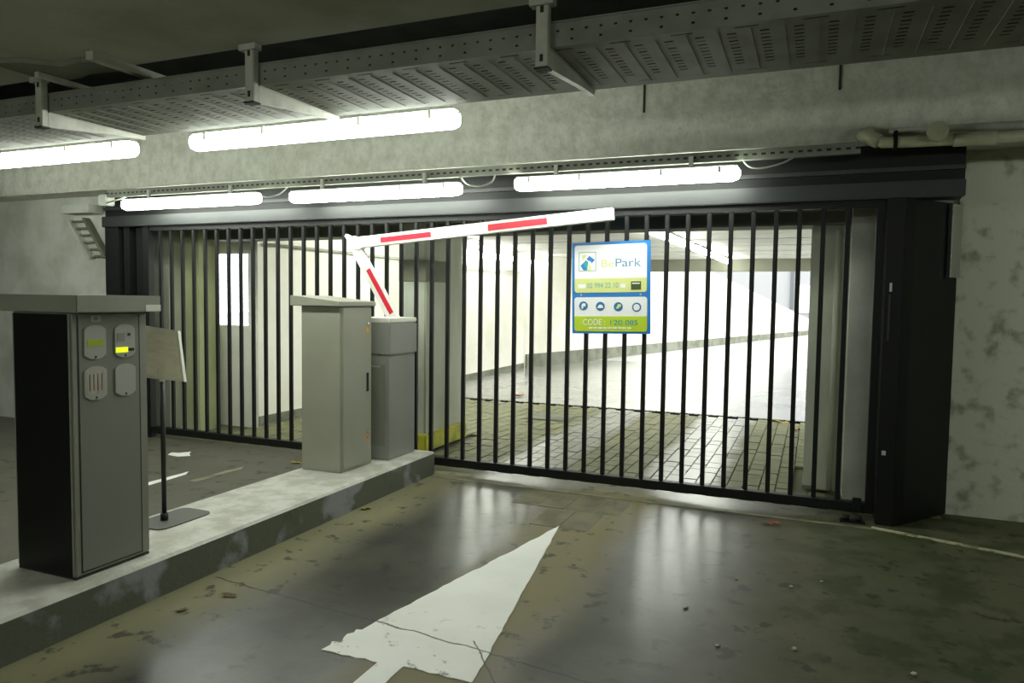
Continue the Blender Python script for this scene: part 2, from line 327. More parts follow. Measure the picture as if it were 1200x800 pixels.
# pavers: the 300 that show largest are objects, the others one joined part
pm = MB(); pw, pl = .122, .205
pm.box(-pw / 2, pw / 2, -pl / 2, pl / 2, -.028, 0, bev=.003); pme = pm.mesh('paver', M['paver'])
cells = []
ix = 0; X = -5.99
while X < .9:
    y = 5.99 + (pl + .007) * (.5 if ix % 2 else 0)
    while y < 10.06:
        cells.append((X, y)); y += pl + .007
    X += pw + .007; ix += 1
def free(X, y):
    return not ((-4.05 < X < -3.48 and 6.25 < y < 7.42) or (-.13 < X < .35 and 6.4 < y < 7.3) or (X > .16 and 6.1 < y < 6.73) or (X > .16 and y > 6.7) or (X < -6.0))
cells = [q for q in cells if free(*q)]
def seen(q): return -3.55 < q[0] < 0.15
cells.sort(key=lambda q: (not seen(q), math.hypot(q[0], q[1])))
for X, y in cells[:298]:
    o = bpy.data.objects.new('paver', pme); COL.objects.link(o); o.parent = dw
    ow = Vector(dw['_o']); o.location = Vector((X, y, random.uniform(-.003, .003))) - ow; o.rotation_euler = (random.uniform(-.01, .01), random.uniform(-.01, .01), random.uniform(-.015, .015))
rest = MB()
for X, y in cells[298:]:
    dz = random.uniform(-.003, .003); a = pw / 2; b = pl / 2; rest.box(X - a, X + a, y - b, y + b, -.028, dz)
tag(rest.build('paver_field', M['paver'], dw), 'farther and hidden paving blocks of the driveway', kind='stuff')
# slotted drain
t = thing('drain_channel', (-2.9, 10.28, 0), 'slotted drain channel crossing the driveway before the bright asphalt', 'drain')
for yy in (10.17, 10.225): B(-6.05, .9, yy, yy + .010, -.05, .002).build('rim', M['gate'], t)
x = -6.0; g = MB()
while x < .88: g.box(x, x + .06, 10.181, 10.224, -.02, .001); x += .085
tag(g.build('grating', M['base_grey'], t), None, kind='stuff')
mh = thing('manhole_cover', (-3.16, 9.0, .004), 'dark rectangular cover plate in the paving short of the drain', 'cover')
B(-3.46, -2.86, 8.74, 9.26, .0045, .009).build('frame', M['base_grey'], mh); B(-3.42, -2.90, 8.78, 9.22, .0092, .013, bev=.002).build('lid', M['plinth'], mh)
# far wall and yard
a = Vector((-6.1, 15.41)); b = Vector((.6, 42.6)); d = (b - a).normalized(); nrm = Vector((-d.y, d.x)); Lw = (b - a).length
def wallstrip(prof, off0, off1):
    mb = MB(); n = len(prof); vs = []
    for s_, z_ in prof:
        for o_, zz in ((off0, 0), (off1, 0), (off1, z_), (off0, z_)):
            p = a + d * s_ + nrm * o_; vs.append((p.x, p.y, zz))
    fs = []
    for i in range(n - 1):
        for k in range(4): fs.append((i * 4 + k, (i + 1) * 4 + k, (i + 1) * 4 + (k + 1) % 4, i * 4 + (k + 1) % 4))
    fs += [(0, 1, 2, 3), tuple(range((n - 1) * 4, n * 4))[::-1]]
    return mb.add(vs, fs)
struct('wall_ramp', wallstrip([(0, 2.95), (9.2, 2.95), (Lw * .86, .84), (Lw, .5)], 0, .3), M['wall_white'], 'long white wall bending away to the right beyond the driveway roof', 'wall')
struct('baseboard_ramp', wallstrip([(.05, .30), (Lw, .2)], -.05, -.001), M['plinth'], 'grey plinth at the foot of the long white wall', 'baseboard')
f = thing('facade', (0, 46, 0), 'pale grey building facade beyond the end of the white wall', 'building')
B(-24, 16, 46, 54, 0, 9).build('wall', M['facade'], f)
tag(B(-1.35, -1.15, 45.85, 46, 1.2, 9).build('downpipe', M['downpipe'], f), 'grey downpipe')
B(-.9, 1.2, 45.9, 46, 1.0, 2.6, bev=.02).build('window_frame', M['sign_white'], f)
struct('wall_yard', B(9, 9.3, 6.7, 60, 0, 3.2), M['wall_white'], 'white yard wall to the right outside', 'wall')
wn = thing('window_1', (-6.465, 6.83, 1.18), 'bright bluish white window in the cream wall behind the left bars', 'window', kind='structure')
for x0, x1, z0, z1 in ((-6.779, -6.764, 1.181, 2.069), (-6.166, -6.151, 1.181, 2.069), (-6.764, -6.166, 1.181, 1.196), (-6.764, -6.166, 2.054, 2.069)):
    B(x0, x1, 6.815, 6.845, z0, z1).build('window_frame', M['white_frame'], wn)
B(-6.764, -6.166, 6.827, 6.833, 1.196, 2.054).build('pane', M['glass'], wn)
tag(MB().tube([(-6.06, 6.9, 2.17), (-6.06, 15.2, 2.17)], .02, 8).build('wall_conduit', M['galv_dull'], None, (-6.06, 11, 2.17)), 'thin grey conduit along the top of the white driveway wall', 'conduit')
# ------------------------------------------------------------------ fluorescent lamps
def lamp(p0, p1, label, group, m='tube', w=.105, h=.075, up=None, side=0):
    """batten between two points (centre of the diffuser); housing above; up = z of the surface it hangs from"""
    p0 = Vector(p0); p1 = Vector(p1); L = (p1 - p0).length; mid = (p0 + p1) / 2
    t = thing('batten_lamp', mid, label, 'lamp', group); ang = math.atan2(p1.y - p0.y, p1.x - p0.x)
    t.rotation_euler = (0, 0, ang); t['_o'] = [0, 0, 0]
    prof = [(-w * .40, .036), (-w / 2, .012), (-w / 2, -.026), (-w * .36, -.052), (0, -.062), (w * .36, -.052), (w / 2, -.026), (w / 2, .012), (w * .40, .036)]
    n = 9; vs = []; fs = []; secs = [(-L / 2, .35), (-L / 2 + .012, .8), (-L / 2 + .05, 1), (L / 2 - .05, 1), (L / 2 - .012, .8), (L / 2, .35)]
    for x, k in secs: vs += [(x, u * k, v * k) for u, v in prof]
    q = len(prof)
    for i in range(len(secs) - 1):
        for k in range(q - 1): fs.append((i * q + k, i * q + k + 1, (i + 1) * q + k + 1, (i + 1) * q + k))
    fs += [tuple(range(q)), tuple(range(5 * q, 6 * q))[::-1]]
    mb = MB().add(vs, fs, True); mb.build('diffuser', M[m], t)
    hb = B(-L / 2 + .02, L / 2 - .02, -w * .38, w * .38, .0365, .052, bev=.005).build('housing', M['lamp_body'], t)
    for sgn in (-1, 1):
        for q_ in (.18, .42):
            x = sgn * L * q_
            for sy in (-1, 1): B(x - .010, x + .010, sy * (w / 2 + .003) - .002, sy * (w / 2 + .003) + .002, -.006, .040).build('clip', M['white_plastic'], hb)
    if up is not None:
        for sgn in (-1, 1): B(sgn * L * .3 - .015, sgn * L * .3 + .015, -.012, .012, .0525, up - mid.z).build('hanger', M['galv_dull'], t); side and B(sgn * L * .3 - .015, sgn * L * .3 + .015, side, .012, up - mid.z, up - mid.z + .006).build('hanger_arm', M['galv_dull'], t)
    return t
lamp((-6.19, 3.6, 2.5395), (-4.27, 3.6, 2.5395), 'fluorescent lamp at the left edge under the cable tray', 'lamps under the cable tray', up=2.625, side=-.17)
lamp((-3.755, 3.6, 2.5395), (-1.826, 3.6, 2.5395), 'long bright fluorescent lamp under the middle of the cable tray', 'lamps under the cable tray', up=2.625, side=-.17)
lamp((2.7, 3.6, 2.5395), (4.57, 3.6, 2.5395), 'fluorescent lamp under the right end of the cable tray, outside the picture', 'lamps under the cable tray', up=2.625, side=-.17)
lamp((.2, -1.3, 2.5), (1.97, -1.3, 2.5), 'fluorescent lamp on the ceiling behind the viewer', 'lamps behind the viewer', up=2.738)
lamp((-3.9, -1.3, 2.5), (-2.13, -1.3, 2.5), 'fluorescent lamp on the ceiling behind the viewer, above the island', 'lamps behind the viewer', up=2.738)
lamp((-8.5, 3.6, 2.5395), (-6.7, 3.6, 2.5395), 'fluorescent lamp under the far left end of the cable tray, outside the picture', 'lamps under the cable tray', up=2.625, side=-.17)
g2 = 'lamps in the row above the gate'
lamp((-6.58, 5.4, 2.47), (-4.81, 5.4, 2.47), 'leftmost fluorescent lamp of the row above the gate', g2, up=2.60)
lamp((-4.45, 5.4, 2.46), (-2.71, 5.4, 2.46), 'middle fluorescent lamp of the row above the gate, over the grey cabinets', g2, up=2.60)
lamp((-2.235, 5.4, 2.47), (-.515, 5.4, 2.47), 'right fluorescent lamp of the row above the gate, over the blue sign', g2, up=2.60)
g3 = 'lamps along the driveway ceiling'
for (y0, y1), lb in (((9.9, 12.3), 'nearest'), ((13.1, 15.4), 'second'), ((15.9, 18.2), 'farthest')):
    lamp((-2.08 + (y0 - 10) * .022, y0, 2.52), (-2.08 + (y1 - 10) * .022, y1, 2.52), lb + ' lamp of the ceiling row behind the blue sign', g3, 'tube_out', up=2.598)
for (y0, y1), lb in (((12.2, 14.2), 'nearer lamp hanging along the white driveway wall'), ((15.3, 17.6), 'farther lamp hanging along the white driveway wall')):
    lamp((-5.93, y0, 2.41), (-5.93, y1, 2.41), lb, g3, 'tube_out', up=2.598)
lamp((-4.6, 7.6, 2.5), (-4.6, 9.8, 2.5), 'lamp on the driveway ceiling close behind the left part of the gate', g3, 'tube_out', up=2.598)
# ------------------------------------------------------------------ cable tray with brackets
t = thing('cable_tray', (-2, 3.08, 2.56), 'wide perforated grey cable tray hung below the ceiling', 'cable tray')
Y0, Y1, ZB, ZT, XA, XB = 2.80, 3.42, 2.56, 2.655, -8.6, 4.8
us = []; kinds = []; x = XA; pitch = .118
while x < XB:
    us += [x, x + .034, x + .059]; kinds += ['slot', 'gap', 'edge']; x += pitch
us.append(x); kinds_end = None
vs_ = [Y0, Y0 + .03, Y0 + .038]; vk = ['solid', 'long']
vv = Y0 + .038
vs_.append(vv + .05); vk.append('solid'); vv += .05
for i in range(10): vs_ += [vv + .012, vv + .040]; vk += ['hole', 'solid']; vv += .040
vs_ += [vv + .06, vv + .068, Y1]; vk += ['solid', 'long', 'solid']
mb = MB().holed(us, vs_, lambda i, j: (vk[j] == 'hole' and kinds[i] == 'slot') or (vk[j] == 'long' and kinds[i] in ('gap', 'edge') and (i // 3) % 2 == 0), lambda u, v: (u, v, ZB))
mb.build('perforated_floor', M['galv'], t)
us2 = []; k2 = []; x = XA
while x < XB: us2 += [x, x + .012]; k2 += ['h', 's']; x += .059
us2.append(x)
for yy, nm in ((Y0, 'side'), (Y1, 'side')):
    zz = [ZB, ZB + .022, ZB + .030, ZB + .058, ZB + .066, ZT]
    mb = MB().holed(us2, zz, lambda i, j: (j == 3 and k2[i] == 'h') or (j == 1 and k2[i] == 'h' and (i // 2) % 2 == 0), lambda u, v: (u, yy, v)); mb.build('side_flange', M['galv'], t)
    B(XA, XB, yy - .006, yy + .006, ZT, ZT + .006).build('lip', M['galv'], t)
x = XA + .0885
while x < XB: B(x - .001, x + .001, Y0 + .06, Y1 - .06, ZB - .003, ZB).build('rib', M['galv'], t) if -5 < x < 1.2 else None; x += pitch
for i in range(7):  # black tubes added inside the tray to make its slots look dark
    yy = Y0 + .07 + i * .082; MB().tube([(XA, yy, ZB + .045), (XB, yy, ZB + .045)], .040, 10).build('cable', M['black'], t)
def bracket(X, label):
    t = thing('tray_bracket', (X, 2.78, 2.47), label, 'bracket', 'brackets carrying the cable tray')
    p = B(X - .026, X + .026, 2.755, 2.792, 2.475, 2.739, bev=.003).build('post', M['galv_dull'], t)
    B(X - .05, X + .05, 2.74, 2.785, 2.712, 2.739).build('head_plate', M['galv_dull'], t)
    for z in (2.51, 2.70): B(X - .007, X + .007, 2.7525, 2.756, z - .014, z + .014).build('slot', M['black'], p)
    MB().prism([(2.793, 2.475), (2.793, 2.552), (3.43, 2.552), (3.43, 2.536), (3.2, 2.520)], 'x', X - .004, X + .024).build('arm', M['galv_dull'], t)
    B(X - .022, X + .028, 2.797, 3.43, 2.5525, 2.5575).build('arm_flange', M['galv_dull'], t)
    B(X - .03, X + .03, 2.75, 2.80, 2.467, 2.4745).build('foot_plate', M['black'], t)
bracket(-2.515, 'tray bracket with hanging post above the long bright lamp'); bracket(-1.035, 'tray bracket with post leaving the top edge of the picture')
bracket(-4.0, 'tray bracket beside the lamp at the left edge')
# steel angles and broken plaster above the tray, far left
tag(B(-3.35, -3.30, 2.55, 3.32, 2.70, 2.739).build('steel_angle', M['galv_dull'], None, (-3.325, 2.9, 2.70)), 'pale steel bar running into the dark above the left of the tray', 'bar')
tag(B(-3.83, -3.80, 2.62, 3.36, 2.685, 2.712).build('steel_angle', M['galv_dull'], None, (-3.815, 3.0, 2.685)), 'thin steel bar in the dark void at the far left', 'bar')
pl = MB(); ring = [(-3.93, 2.45), (-3.75, 2.5), (-3.62, 2.62), (-3.45, 2.6), (-3.36, 2.69), (-3.36, 2.78), (-3.6, 2.76), (-3.7, 2.79), (-3.93, 2.79)]
pl.prism(ring, 'z', 2.715, 2.7395); tag(pl.build('loose_plaster', M['plinth'], None, (-3.8, 2.65, 2.715)), 'loose flake of plaster at the ceiling edge, top left', 'plaster')
# ------------------------------------------------------------------ slotted channel, cables and pipes over the gate
t = thing('slotted_channel', (-3.3, 5.45, 2.6), 'slotted steel channel running above the gate lamps', 'channel')
us3 = []; k3 = []; x = -6.86
while x < .24: us3 += [x, x + .03]; k3 += ['h', 's']; x += .06
us3.append(.25)
MB().holed(us3, [2.565, 2.588, 2.603, 2.626], lambda i, j: j == 1 and k3[i] == 'h', lambda u, v: (u, 5.43, v)).build('slotted_face', M['galv'], t)
B(-6.86, .25, 5.43, 5.549, 2.626, 2.632).build('top_flange', M['galv'], t); B(-6.86, .25, 5.43, 5.475, 2.560, 2.565).build('bottom_flange', M['galv'], t)
B(-6.86, .25, 5.478, 5.482, 2.562, 2.626).build('back_plate', M['seam'], t)
tag(B(-7.0, -6.87, 5.43, 5.54, 2.48, 2.595, bev=.012).build('junction_box', M['white_plastic'], None, (-6.93, 5.48, 2.48)), 'small white junction box at the left end of the channel', 'junction box')
def cable(pts, r, label, name='loose_cable', m='wire'):
    P = [Vector(p) for p in pts]; out = []
    for i in range(len(P) - 1):
        a, b, c_, d_ = P[max(i - 1, 0)], P[i], P[i + 1], P[min(i + 2, len(P) - 1)]
        for k in range(6):
            u = k / 6; out.append(.5 * ((2 * b) + (c_ - a) * u + (2 * a - 5 * b + 4 * c_ - d_) * u * u + (3 * b - a - 3 * c_ + d_) * u ** 3))
    out.append(P[-1]); return tag(MB().tube(out, r, 6).build(name, M[m], None, P[0]), label, 'cable')
cable([(-2.73, 5.42, 2.555), (-2.66, 5.42, 2.49), (-2.55, 5.42, 2.47), (-2.45, 5.42, 2.5), (-2.42, 5.42, 2.555)], .007, 'thin cable looping down between the middle and right gate lamps')
cable([(-.5, 5.42, 2.555), (-.45, 5.42, 2.505), (-.36, 5.42, 2.495), (-.24, 5.42, 2.52), (-.17, 5.42, 2.555)], .007, 'thin cable looping down past the right end of the gate lamps')
cable([(-6.87, 5.43, 2.5), (-6.78, 5.42, 2.51), (-6.68, 5.42, 2.53), (-6.55, 5.42, 2.552)], .008, 'short cable leaving the white junction box')
cable([(-4.83, 5.40, 2.50), (-4.74, 5.41, 2.47), (-4.6, 5.41, 2.49), (-4.5, 5.41, 2.55)], .006, 'thin cable between the left and middle gate lamps')
t = thing('drain_pipe', (.6, 5.45, 2.6), 'cream plastic pipe with elbow and round cap at the upper right', 'pipe')
MB().tube([(.30, 5.545, 2.72), (.30, 5.50, 2.70), (.32, 5.46, 2.66), (.38, 5.45, 2.625), (.5, 5.45, 2.618), (2.2, 5.45, 2.595)], .037, 14).build('pipe', M['pvc'], t)
MB().tube([(.262, 5.53, 2.70), (.30, 5.47, 2.665), (.36, 5.452, 2.632)], .046, 14).build('elbow', M['pvc'], t)
e = MB().tube([(.69, 5.40, 2.66), (.69, 5.37, 2.66)], .062, 24).build('round_cap', M['pvc'], t); MB().tube([(.69, 5.45, 2.63), (.69, 5.40, 2.66)], .045, 16).build('branch', M['pvc'], t)
MB().tube([(.79, 5.45, 2.612), (1.02, 5.45, 2.609)], .044, 16).build('socket', M['pvc'], t)
for x in (.455,): B(x - .012, x + .012, 5.405, 5.5, 2.575, 2.69, bev=.004).build('clamp', M['gate'], t)
tag(MB().tube([(.42, 5.5, 2.70), (2.2, 5.5, 2.675)], .026, 10).build('thin_pipe', M['galv_dull'], t), 'thin grey conduit clamped above')
# cable ladder against the left wall
t = thing('cable_ladder', (-7.75, 5.86, 2.1), 'pale slanting cable ladder on the wall left of the gate', 'cable ladder')
def slat(u): return (-8.04 + u * .37, 2.42 - u * .47)
for off, nm in ((0, 'rail'), (.27, 'rail')):
    a_, b_ = slat(0), slat(1); MB().prism([(a_[0] + off, a_[1]), (a_[0] + off + .04, a_[1]), (b_[0] + off + .02, b_[1]), (b_[0] + off - .03, b_[1])], 'y', 5.82, 5.898).build(nm, M['wall_pale'] if off == 0 else M['plinth'], t)
for i in range(6):
    u = .08 + i * .17; p = slat(u); B(p[0] + .02, p[0] + .27, 5.85, 5.895, p[1] - .012, p[1] + .012, bev=.003).build('rung', M['plinth'], t)
tag(B(-7.95, -7.5, 5.7, 5.898, 2.46, 2.55, bev=.01).build('cable_duct', M['wall_pale'], None, (-7.7, 5.8, 2.46)), 'short pale duct above the cable ladder, left of the gate', 'duct')
# ------------------------------------------------------------------ gate
hd = thing('gate_header', (-3.2, 5.75, 2.28), 'dark steel header box above the gate bars', 'gate frame')
B(-7.28, .91, 5.69, 5.90, 2.285, 2.40, bev=.006).build('front_beam', M['header'], hd)
B(-7.28, .91, 5.74, 5.90, 2.40, 2.664).build('upper_panel', M['gate'], hd)
B(-7.28, .91, 5.715, 5.74, 2.47, 2.50).build('ledge', M['header'], hd)
pn = thing('gate_post', (.6, 5.85, 0), 'big black gate post with slanting side at the right end of the gate', 'gate post')
MB().prism([(.445, 5.64), (.56, 5.64), (.62, 5.70), (.955, 6.155), (.445, 6.155)], 'z', 0, 2.284, bev=.006).build('casing', M['gate'], pn)
B(.47, .485, 5.628, 5.64, 1.30, 1.62, bev=.002).build('handle', M['header'], pn); B(.475, .49, 5.63, 5.64, 1.64, 1.70).build('latch', M['galv_dull'], pn)
B(.47, .495, 5.63, 5.64, .50, .53).build('bolt', M['galv_dull'], pn)
MB().prism([(.445, 5.72), (.65, 5.72), (.955, 6.1), (.955, 6.155), (.445, 6.155)], 'z', 2.41, 2.664).build('top_casing', M['gate'], pn) if False else None
tag(MB().prism([(.862, 6.01), (.885, 5.985), (.958, 6.075), (.958, 6.12)], 'z', 1.75, 2.27, bev=.003).build('metal_strip', M['key'], pn), 'shiny metal strip near the wall')
lp = thing('gate_guide_frame', (-7.0, 5.85, 0), 'cluster of black guide posts at the left end of the gate', 'gate post')
for x0, x1, y0, y1 in ((-7.27, -7.06, 5.72, 5.9), (-7.02, -6.93, 5.75, 5.85), (-6.89, -6.80, 5.80, 5.9), (-6.76, -6.735, 5.76, 5.80), (-6.70, -6.62, 5.72, 5.80)):
    B(x0, x1, y0, y1, 0, 2.284, bev=.004).build('post', M['gate'], lp)
gt = thing('sliding_gate', (-3.1, 5.76, 0), 'wide black sliding gate of upright bars across both lanes', 'gate')
br = MB().box(-.0165, .0165, -.0165, .0165, 0, 2.16, bev=.004); bme = br.mesh('bar', M['gate'])
xs = [-3.34 - .157 * j for j in range(20, 0, -1)] + [-3.34 + .161 * i for i in range(23)]
for X in xs:
    o = bpy.data.objects.new('bar', bme); COL.objects.link(o); o.parent = gt; o.location = Vector((X, 5.76, .121)) - Vector(gt['_o'])
B(-6.61, .44, 5.72, 5.80, .05, .12, bev=.006).build('bottom_rail', M['gate'], gt)
B(-6.61, .44, 5.735, 5.785, 2.235, 2.284).build('top_rail', M['gate'], gt)
B(.385, .44, 5.73, 5.79, .12, 2.235, bev=.004).build('end_stile', M['gate'], gt)
B(.30, .36, 5.705, 5.72, .06, .16, bev=.004).build('catch', M['gate'], gt)
gd = thing('gate_roller_guide', (.30, 5.62, 0), 'small black roller guide on the floor under the right end of the gate', 'roller guide')
B(.22, .38, 5.60, 5.68, 0, .012).build('base', M['gate'], gd)
for X in (.26, .34): MB().tube([(X, 5.63, .012), (X, 5.63, .05)], .02, 12).build('roller', M['gate'], gd)
tag(B(-3.0, .42, 5.50, 5.54, 0, .004).build('threshold_edging', M['strip_dull'], None, (-1.3, 5.52, 0)), 'thin pale edging line on the floor in front of the gate', 'edging')
st = MB(); st.add([(.42, 5.575, 0), (.42, 5.525, 0), (1.9, 5.075, 0), (1.9, 5.125, 0), (.42, 5.575, .005), (.42, 5.525, .005), (1.9, 5.075, .005), (1.9, 5.125, .005)], [(3, 2, 1, 0), (4, 5, 6, 7), (0, 1, 5, 4), (1, 2, 6, 5), (2, 3, 7, 6), (3, 0, 4, 7)])
tag(st.build('floor_strip', M['strip'], None, (1.1, 5.3, 0)), 'worn cream strip on the floor right of the black gate post', 'strip')
# beige slabs in front of the gate are children of the floor
fo = Vector(fl['_o'])
for r, (ya, yb) in enumerate(((5.06, 5.485), (4.62, 5.05))):
    x = -2.1 + .32 * r
    while x < (-1.3, -1.45)[r]:
        wv = random.uniform(.19, .22); B(x + .004, x + wv - .004, ya + .004, yb - .004, -.01, random.uniform(.0005, .003)).build('slab', M['slab'], fl); x += wv
# ------------------------------------------------------------------ road markings
def rag(p, q, n, amp):
    return [(p[0] + (q[0] - p[0]) * i / n + random.uniform(-amp, amp), p[1] + (q[1] - p[1]) * i / n + random.uniform(-amp, amp)) for i in range(n)]
tip, bl, brr, slb, srb = (-1.565, 4.66), (-1.945, 2.56), (-1.222, 2.575), (-1.665, 2.56), (-1.543, 2.575)
pts = rag(tip, (-1.90, 2.80), 34, .006) + rag((-1.90, 2.80), bl, 8, .02) + rag(bl, slb, 8, .01) + rag(slb, (-1.665, 1.4), 12, .006) + rag((-1.665, 1.4), (-1.543, 1.4), 3, .004) + rag((-1.543, 1.4), srb, 12, .006) + rag(srb, brr, 8, .006) + rag(brr, tip, 40, .004)
tag(MB().prism(pts, 'z', .0005, .004).build('lane_arrow', M['paint'], None, (-1.57, 3.4, 0)), 'long white arrow painted on the lane, pointing at the gate', 'road marking')
def dab(pts, label): tag(MB().prism(pts, 'z', .0005, .003).build('lane_marking', M['paint'], None, (pts[0][0], pts[0][1], 0)), label, 'road marking')
dab(rag((-5.02, 4.0), (-4.96, 4.0), 2, .005) + rag((-4.95, 4.0), (-4.97, 4.74), 8, .006) + rag((-5.04, 4.74), (-5.03, 4.0), 8, .006), 'short white stroke on the left lane behind the notice stand')
dab([(-5.75, 5.16), (-5.60, 5.14), (-5.52, 5.22), (-5.60, 5.28), (-5.66, 5.36), (-5.72, 5.27), (-5.8, 5.25)], 'small white blot on the left lane near the gate')
tag(MB().prism(rag((-4.78, 4.5), (-4.72, 4.5), 2, .01) + rag((-4.70, 4.5), (-4.70, 5.1), 6, .01) + rag((-4.75, 5.1), (-4.79, 4.5), 6, .01), 'z', .0003, .002).build('lane_marking', M['strip_dull'], None, (-4.75, 4.8, 0)), 'faded grey line on the left lane beside the white stroke', 'road marking')
# ------------------------------------------------------------------ traffic island
ib = MB().prism([(-3.70, 0), (-3.055, 0), (-3.055, .185), (-3.072, .20), (-3.70, .20)], 'y', -1.0, 5.60)
tag(ib.build('traffic_island', M['kerb'], None, (-3.38, 3, 0)), 'raised concrete island with pale top and patched grey side between the lanes', 'kerb island')
# ------------------------------------------------------------------ ticket pillar
XF = -3.165
k = thing('ticket_pillar', (-3.35, 2.51, .2), 'grey green ticket pillar with displays at the left, on the near end of the island', 'ticket machine')
B(-3.58, XF, 2.305, 2.722, .212, 1.462, bev=.008).build('body', M['kiosk'], k)
B(-3.575, XF - .004, 2.31, 2.717, .2, .212).build('base', M['seam'], k)
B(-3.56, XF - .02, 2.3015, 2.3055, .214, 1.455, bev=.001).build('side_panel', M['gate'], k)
cp = B(-3.66, -3.10, 2.29, 2.752, 1.463, 1.545, bev=.004).build('cap', M['kiosk'], k)
tag(B(-3.0998, -3.098, 2.66, 2.750, 1.467, 1.50, bev=.0005).build('sticker', M['white_frame'], cp), 'white label strip')
B(XF, XF + .003, 2.342, 2.668, .235, 1.44, bev=.001).build('front_panel', M['kiosk_dark'], k)
for yy in (2.338, 2.672): B(XF - .001, XF + .0012, yy - .003, yy + .003, .225, 1.45).build('panel_gap', M['seam'], k)
B(XF - .001, XF + .0012, 2.335, 2.675, .225, .231).build('panel_gap', M['seam'], k)
def plate(y0, y1, z0, z1, m, nm):
    w = y1 - y0; h = z1 - z0
    pts = [(y0, z0 + h * .13), (y0 + w * .18, z0 + h * .04), (y0 + w * .35, z0), (y1 - w * .35, z0), (y1 - w * .18, z0 + h * .04), (y1, z0 + h * .13), (y1, z1 - h * .12), (y1 - w * .18, z1 - h * .03), (y1 - w * .38, z1), (y0 + w * .38, z1), (y0 + w * .18, z1 - h * .03), (y0, z1 - h * .12)]
    o = MB().prism(pts, 'x', XF + .003, XF + .010, bev=.0015).build(nm, M[m], k)
    MB().tube([(XF + .010, (y0 + y1) / 2, z0 + .011), (XF + .012, (y0 + y1) / 2, z0 + .011)], .005, 8).build('screw', M['black'], o); return o
p = plate(2.366, 2.480, 1.240, 1.402, 'plate', 'display_plate')
tag(B(XF + .0102, XF + .0125, 2.381, 2.462, 1.302, 1.334).build('screen', M['lcd'], p), 'dim green screen')
p = plate(2.527, 2.642, 1.238, 1.402, 'plate', 'ticket_plate')
tag(B(XF + .0102, XF + .0125, 2.531, 2.598, 1.264, 1.289).build('ticket_slot', M['lcd_on'], p), 'glowing yellow ticket slot')
B(XF + .0102, XF + .014, 2.60, 2.632, 1.270, 1.283).build('slot_mouth', M['black'], p)
B(XF + .0102, XF + .0118, 2.540, 2.580, 1.32, 1.36).build('pictogram', M['kiosk'], p); B(XF + .0102, XF + .0125, 2.598, 2.612, 1.345, 1.358).build('button', M['seam'], p)
p = plate(2.364, 2.482, 1.045, 1.206, 'plate', 'intercom_plate')
B(XF + .0102, XF + .0115, 2.376, 2.470, 1.075, 1.185).build('printed_card', M['plate2'], p)
for i in range(4): B(XF + .0115, XF + .0122, 2.386 + i * .021, 2.390 + i * .021, 1.09, 1.17).build('printed_line', M['leaf_brown'], p)
plate(2.527, 2.643, 1.047, 1.206, 'plate', 'blank_plate')
s_ = B(XF + .003, XF + .005, 2.405, 2.457, 1.418, 1.448, bev=.0008).build('sticker', M['plate'], k)
B(XF + .005, XF + .0056, 2.42, 2.442, 1.424, 1.442).build('pictogram', M['kiosk_dark'], s_)
# ------------------------------------------------------------------ control cabinet
k = thing('control_cabinet', (-3.49, 4.78, .2), 'pale grey green control cabinet with sloped lid and one door on the island', 'cabinet')
B(-3.678, -3.310, 4.575, 4.995, .2, 1.482, bev=.006).build('body', M['cabinet'], k)
MB().prism([(-3.745, 1.482), (-3.285, 1.482), (-3.285, 1.518), (-3.745, 1.562)], 'y', 4.525, 5.02, bev=.004).build('sloped_lid', M['cabinet'], k)
B(-3.312, -3.296, 4.590, 4.968, .225, 1.472, bev=.004).build('door', M['cabinet'], k)
dr = k.children[-1]
B(-3.2962, -3.290, 4.90, 4.928, .80, .95, bev=.002).build('handle', M['black'], dr)
for z in (.455, 1.325):
    MB().tube([(-3.2962, 4.918, z + .02), (-3.288, 4.918, z + .02)], .011, 12).build('lock', M['key'], dr); B(-3.2962, -3.2945, 4.903, 4.936, z - .055, z - .008).build('warning_sticker', M['tag_orange'], dr)
B(-3.311, -3.3085, 4.972, 4.982, .22, 1.475).build('door_gap', M['seam'], k)
# ------------------------------------------------------------------ barrier machine and folding boom
k = thing('barrier_machine', (-3.38, 5.33, .2), 'grey barrier machine with lid coloured as brightly lit at the far end of the island', 'barrier')
B(-3.55, -3.222, 5.115, 5.54, .2, 1.075, bev=.006).build('body', M['barrier'], k)
B(-3.565, -3.205, 5.10, 5.548, 1.075, 1.345, bev=.012).build('hood', M['barrier'], k)
B(-3.56, -3.21, 5.105, 5.545, 1.3455, 1.385, bev=.006).build('lid', M['barrier_top'], k)
B(-3.52, -3.26, 5.110, 5.116, .32, 1.0, bev=.002).build('service_door', M['kiosk_dark'], k)
B(-3.42, -3.30, 5.106, 5.112, .975, .99).build('door_lip', M['plate'], k)
B(-3.545, -3.227, 5.12, 5.535, .2, .235).build('foot', M['kiosk_dark'], k) if False else None
bo = thing('folding_boom', (-3.46, 5.60, 1.3), 'white and red folding barrier boom, lower arm slanting and upper arm almost level', 'barrier boom')
def bar3(p, q, w0, w1, y0, y1, bev=.004):
    p = Vector((p[0], p[1])); q = Vector((q[0], q[1])); d = (q - p).normalized(); n = Vector((-d.y, d.x))
    return MB().prism([tuple(p + n * w0 / 2), tuple(q + n * w1 / 2), tuple(q - n * w1 / 2), tuple(p - n * w0 / 2)], 'y', y0, y1, bev=bev)
la = bar3((-3.44, 1.31), (-3.93, 2.085), .105, .10, 5.575, 5.625); la = la.build('lower_arm', M['boom'], bo)
ua = bar3((-3.86, 2.048), (-1.478, 2.232), .10, .095, 5.57, 5.63).build('upper_arm', M['boom'], bo)
bar3((-3.735, 1.806), (-3.485, 1.413), .045, .045, 5.5725, 5.5755, 0).build('red_stripe', M['red'], la)
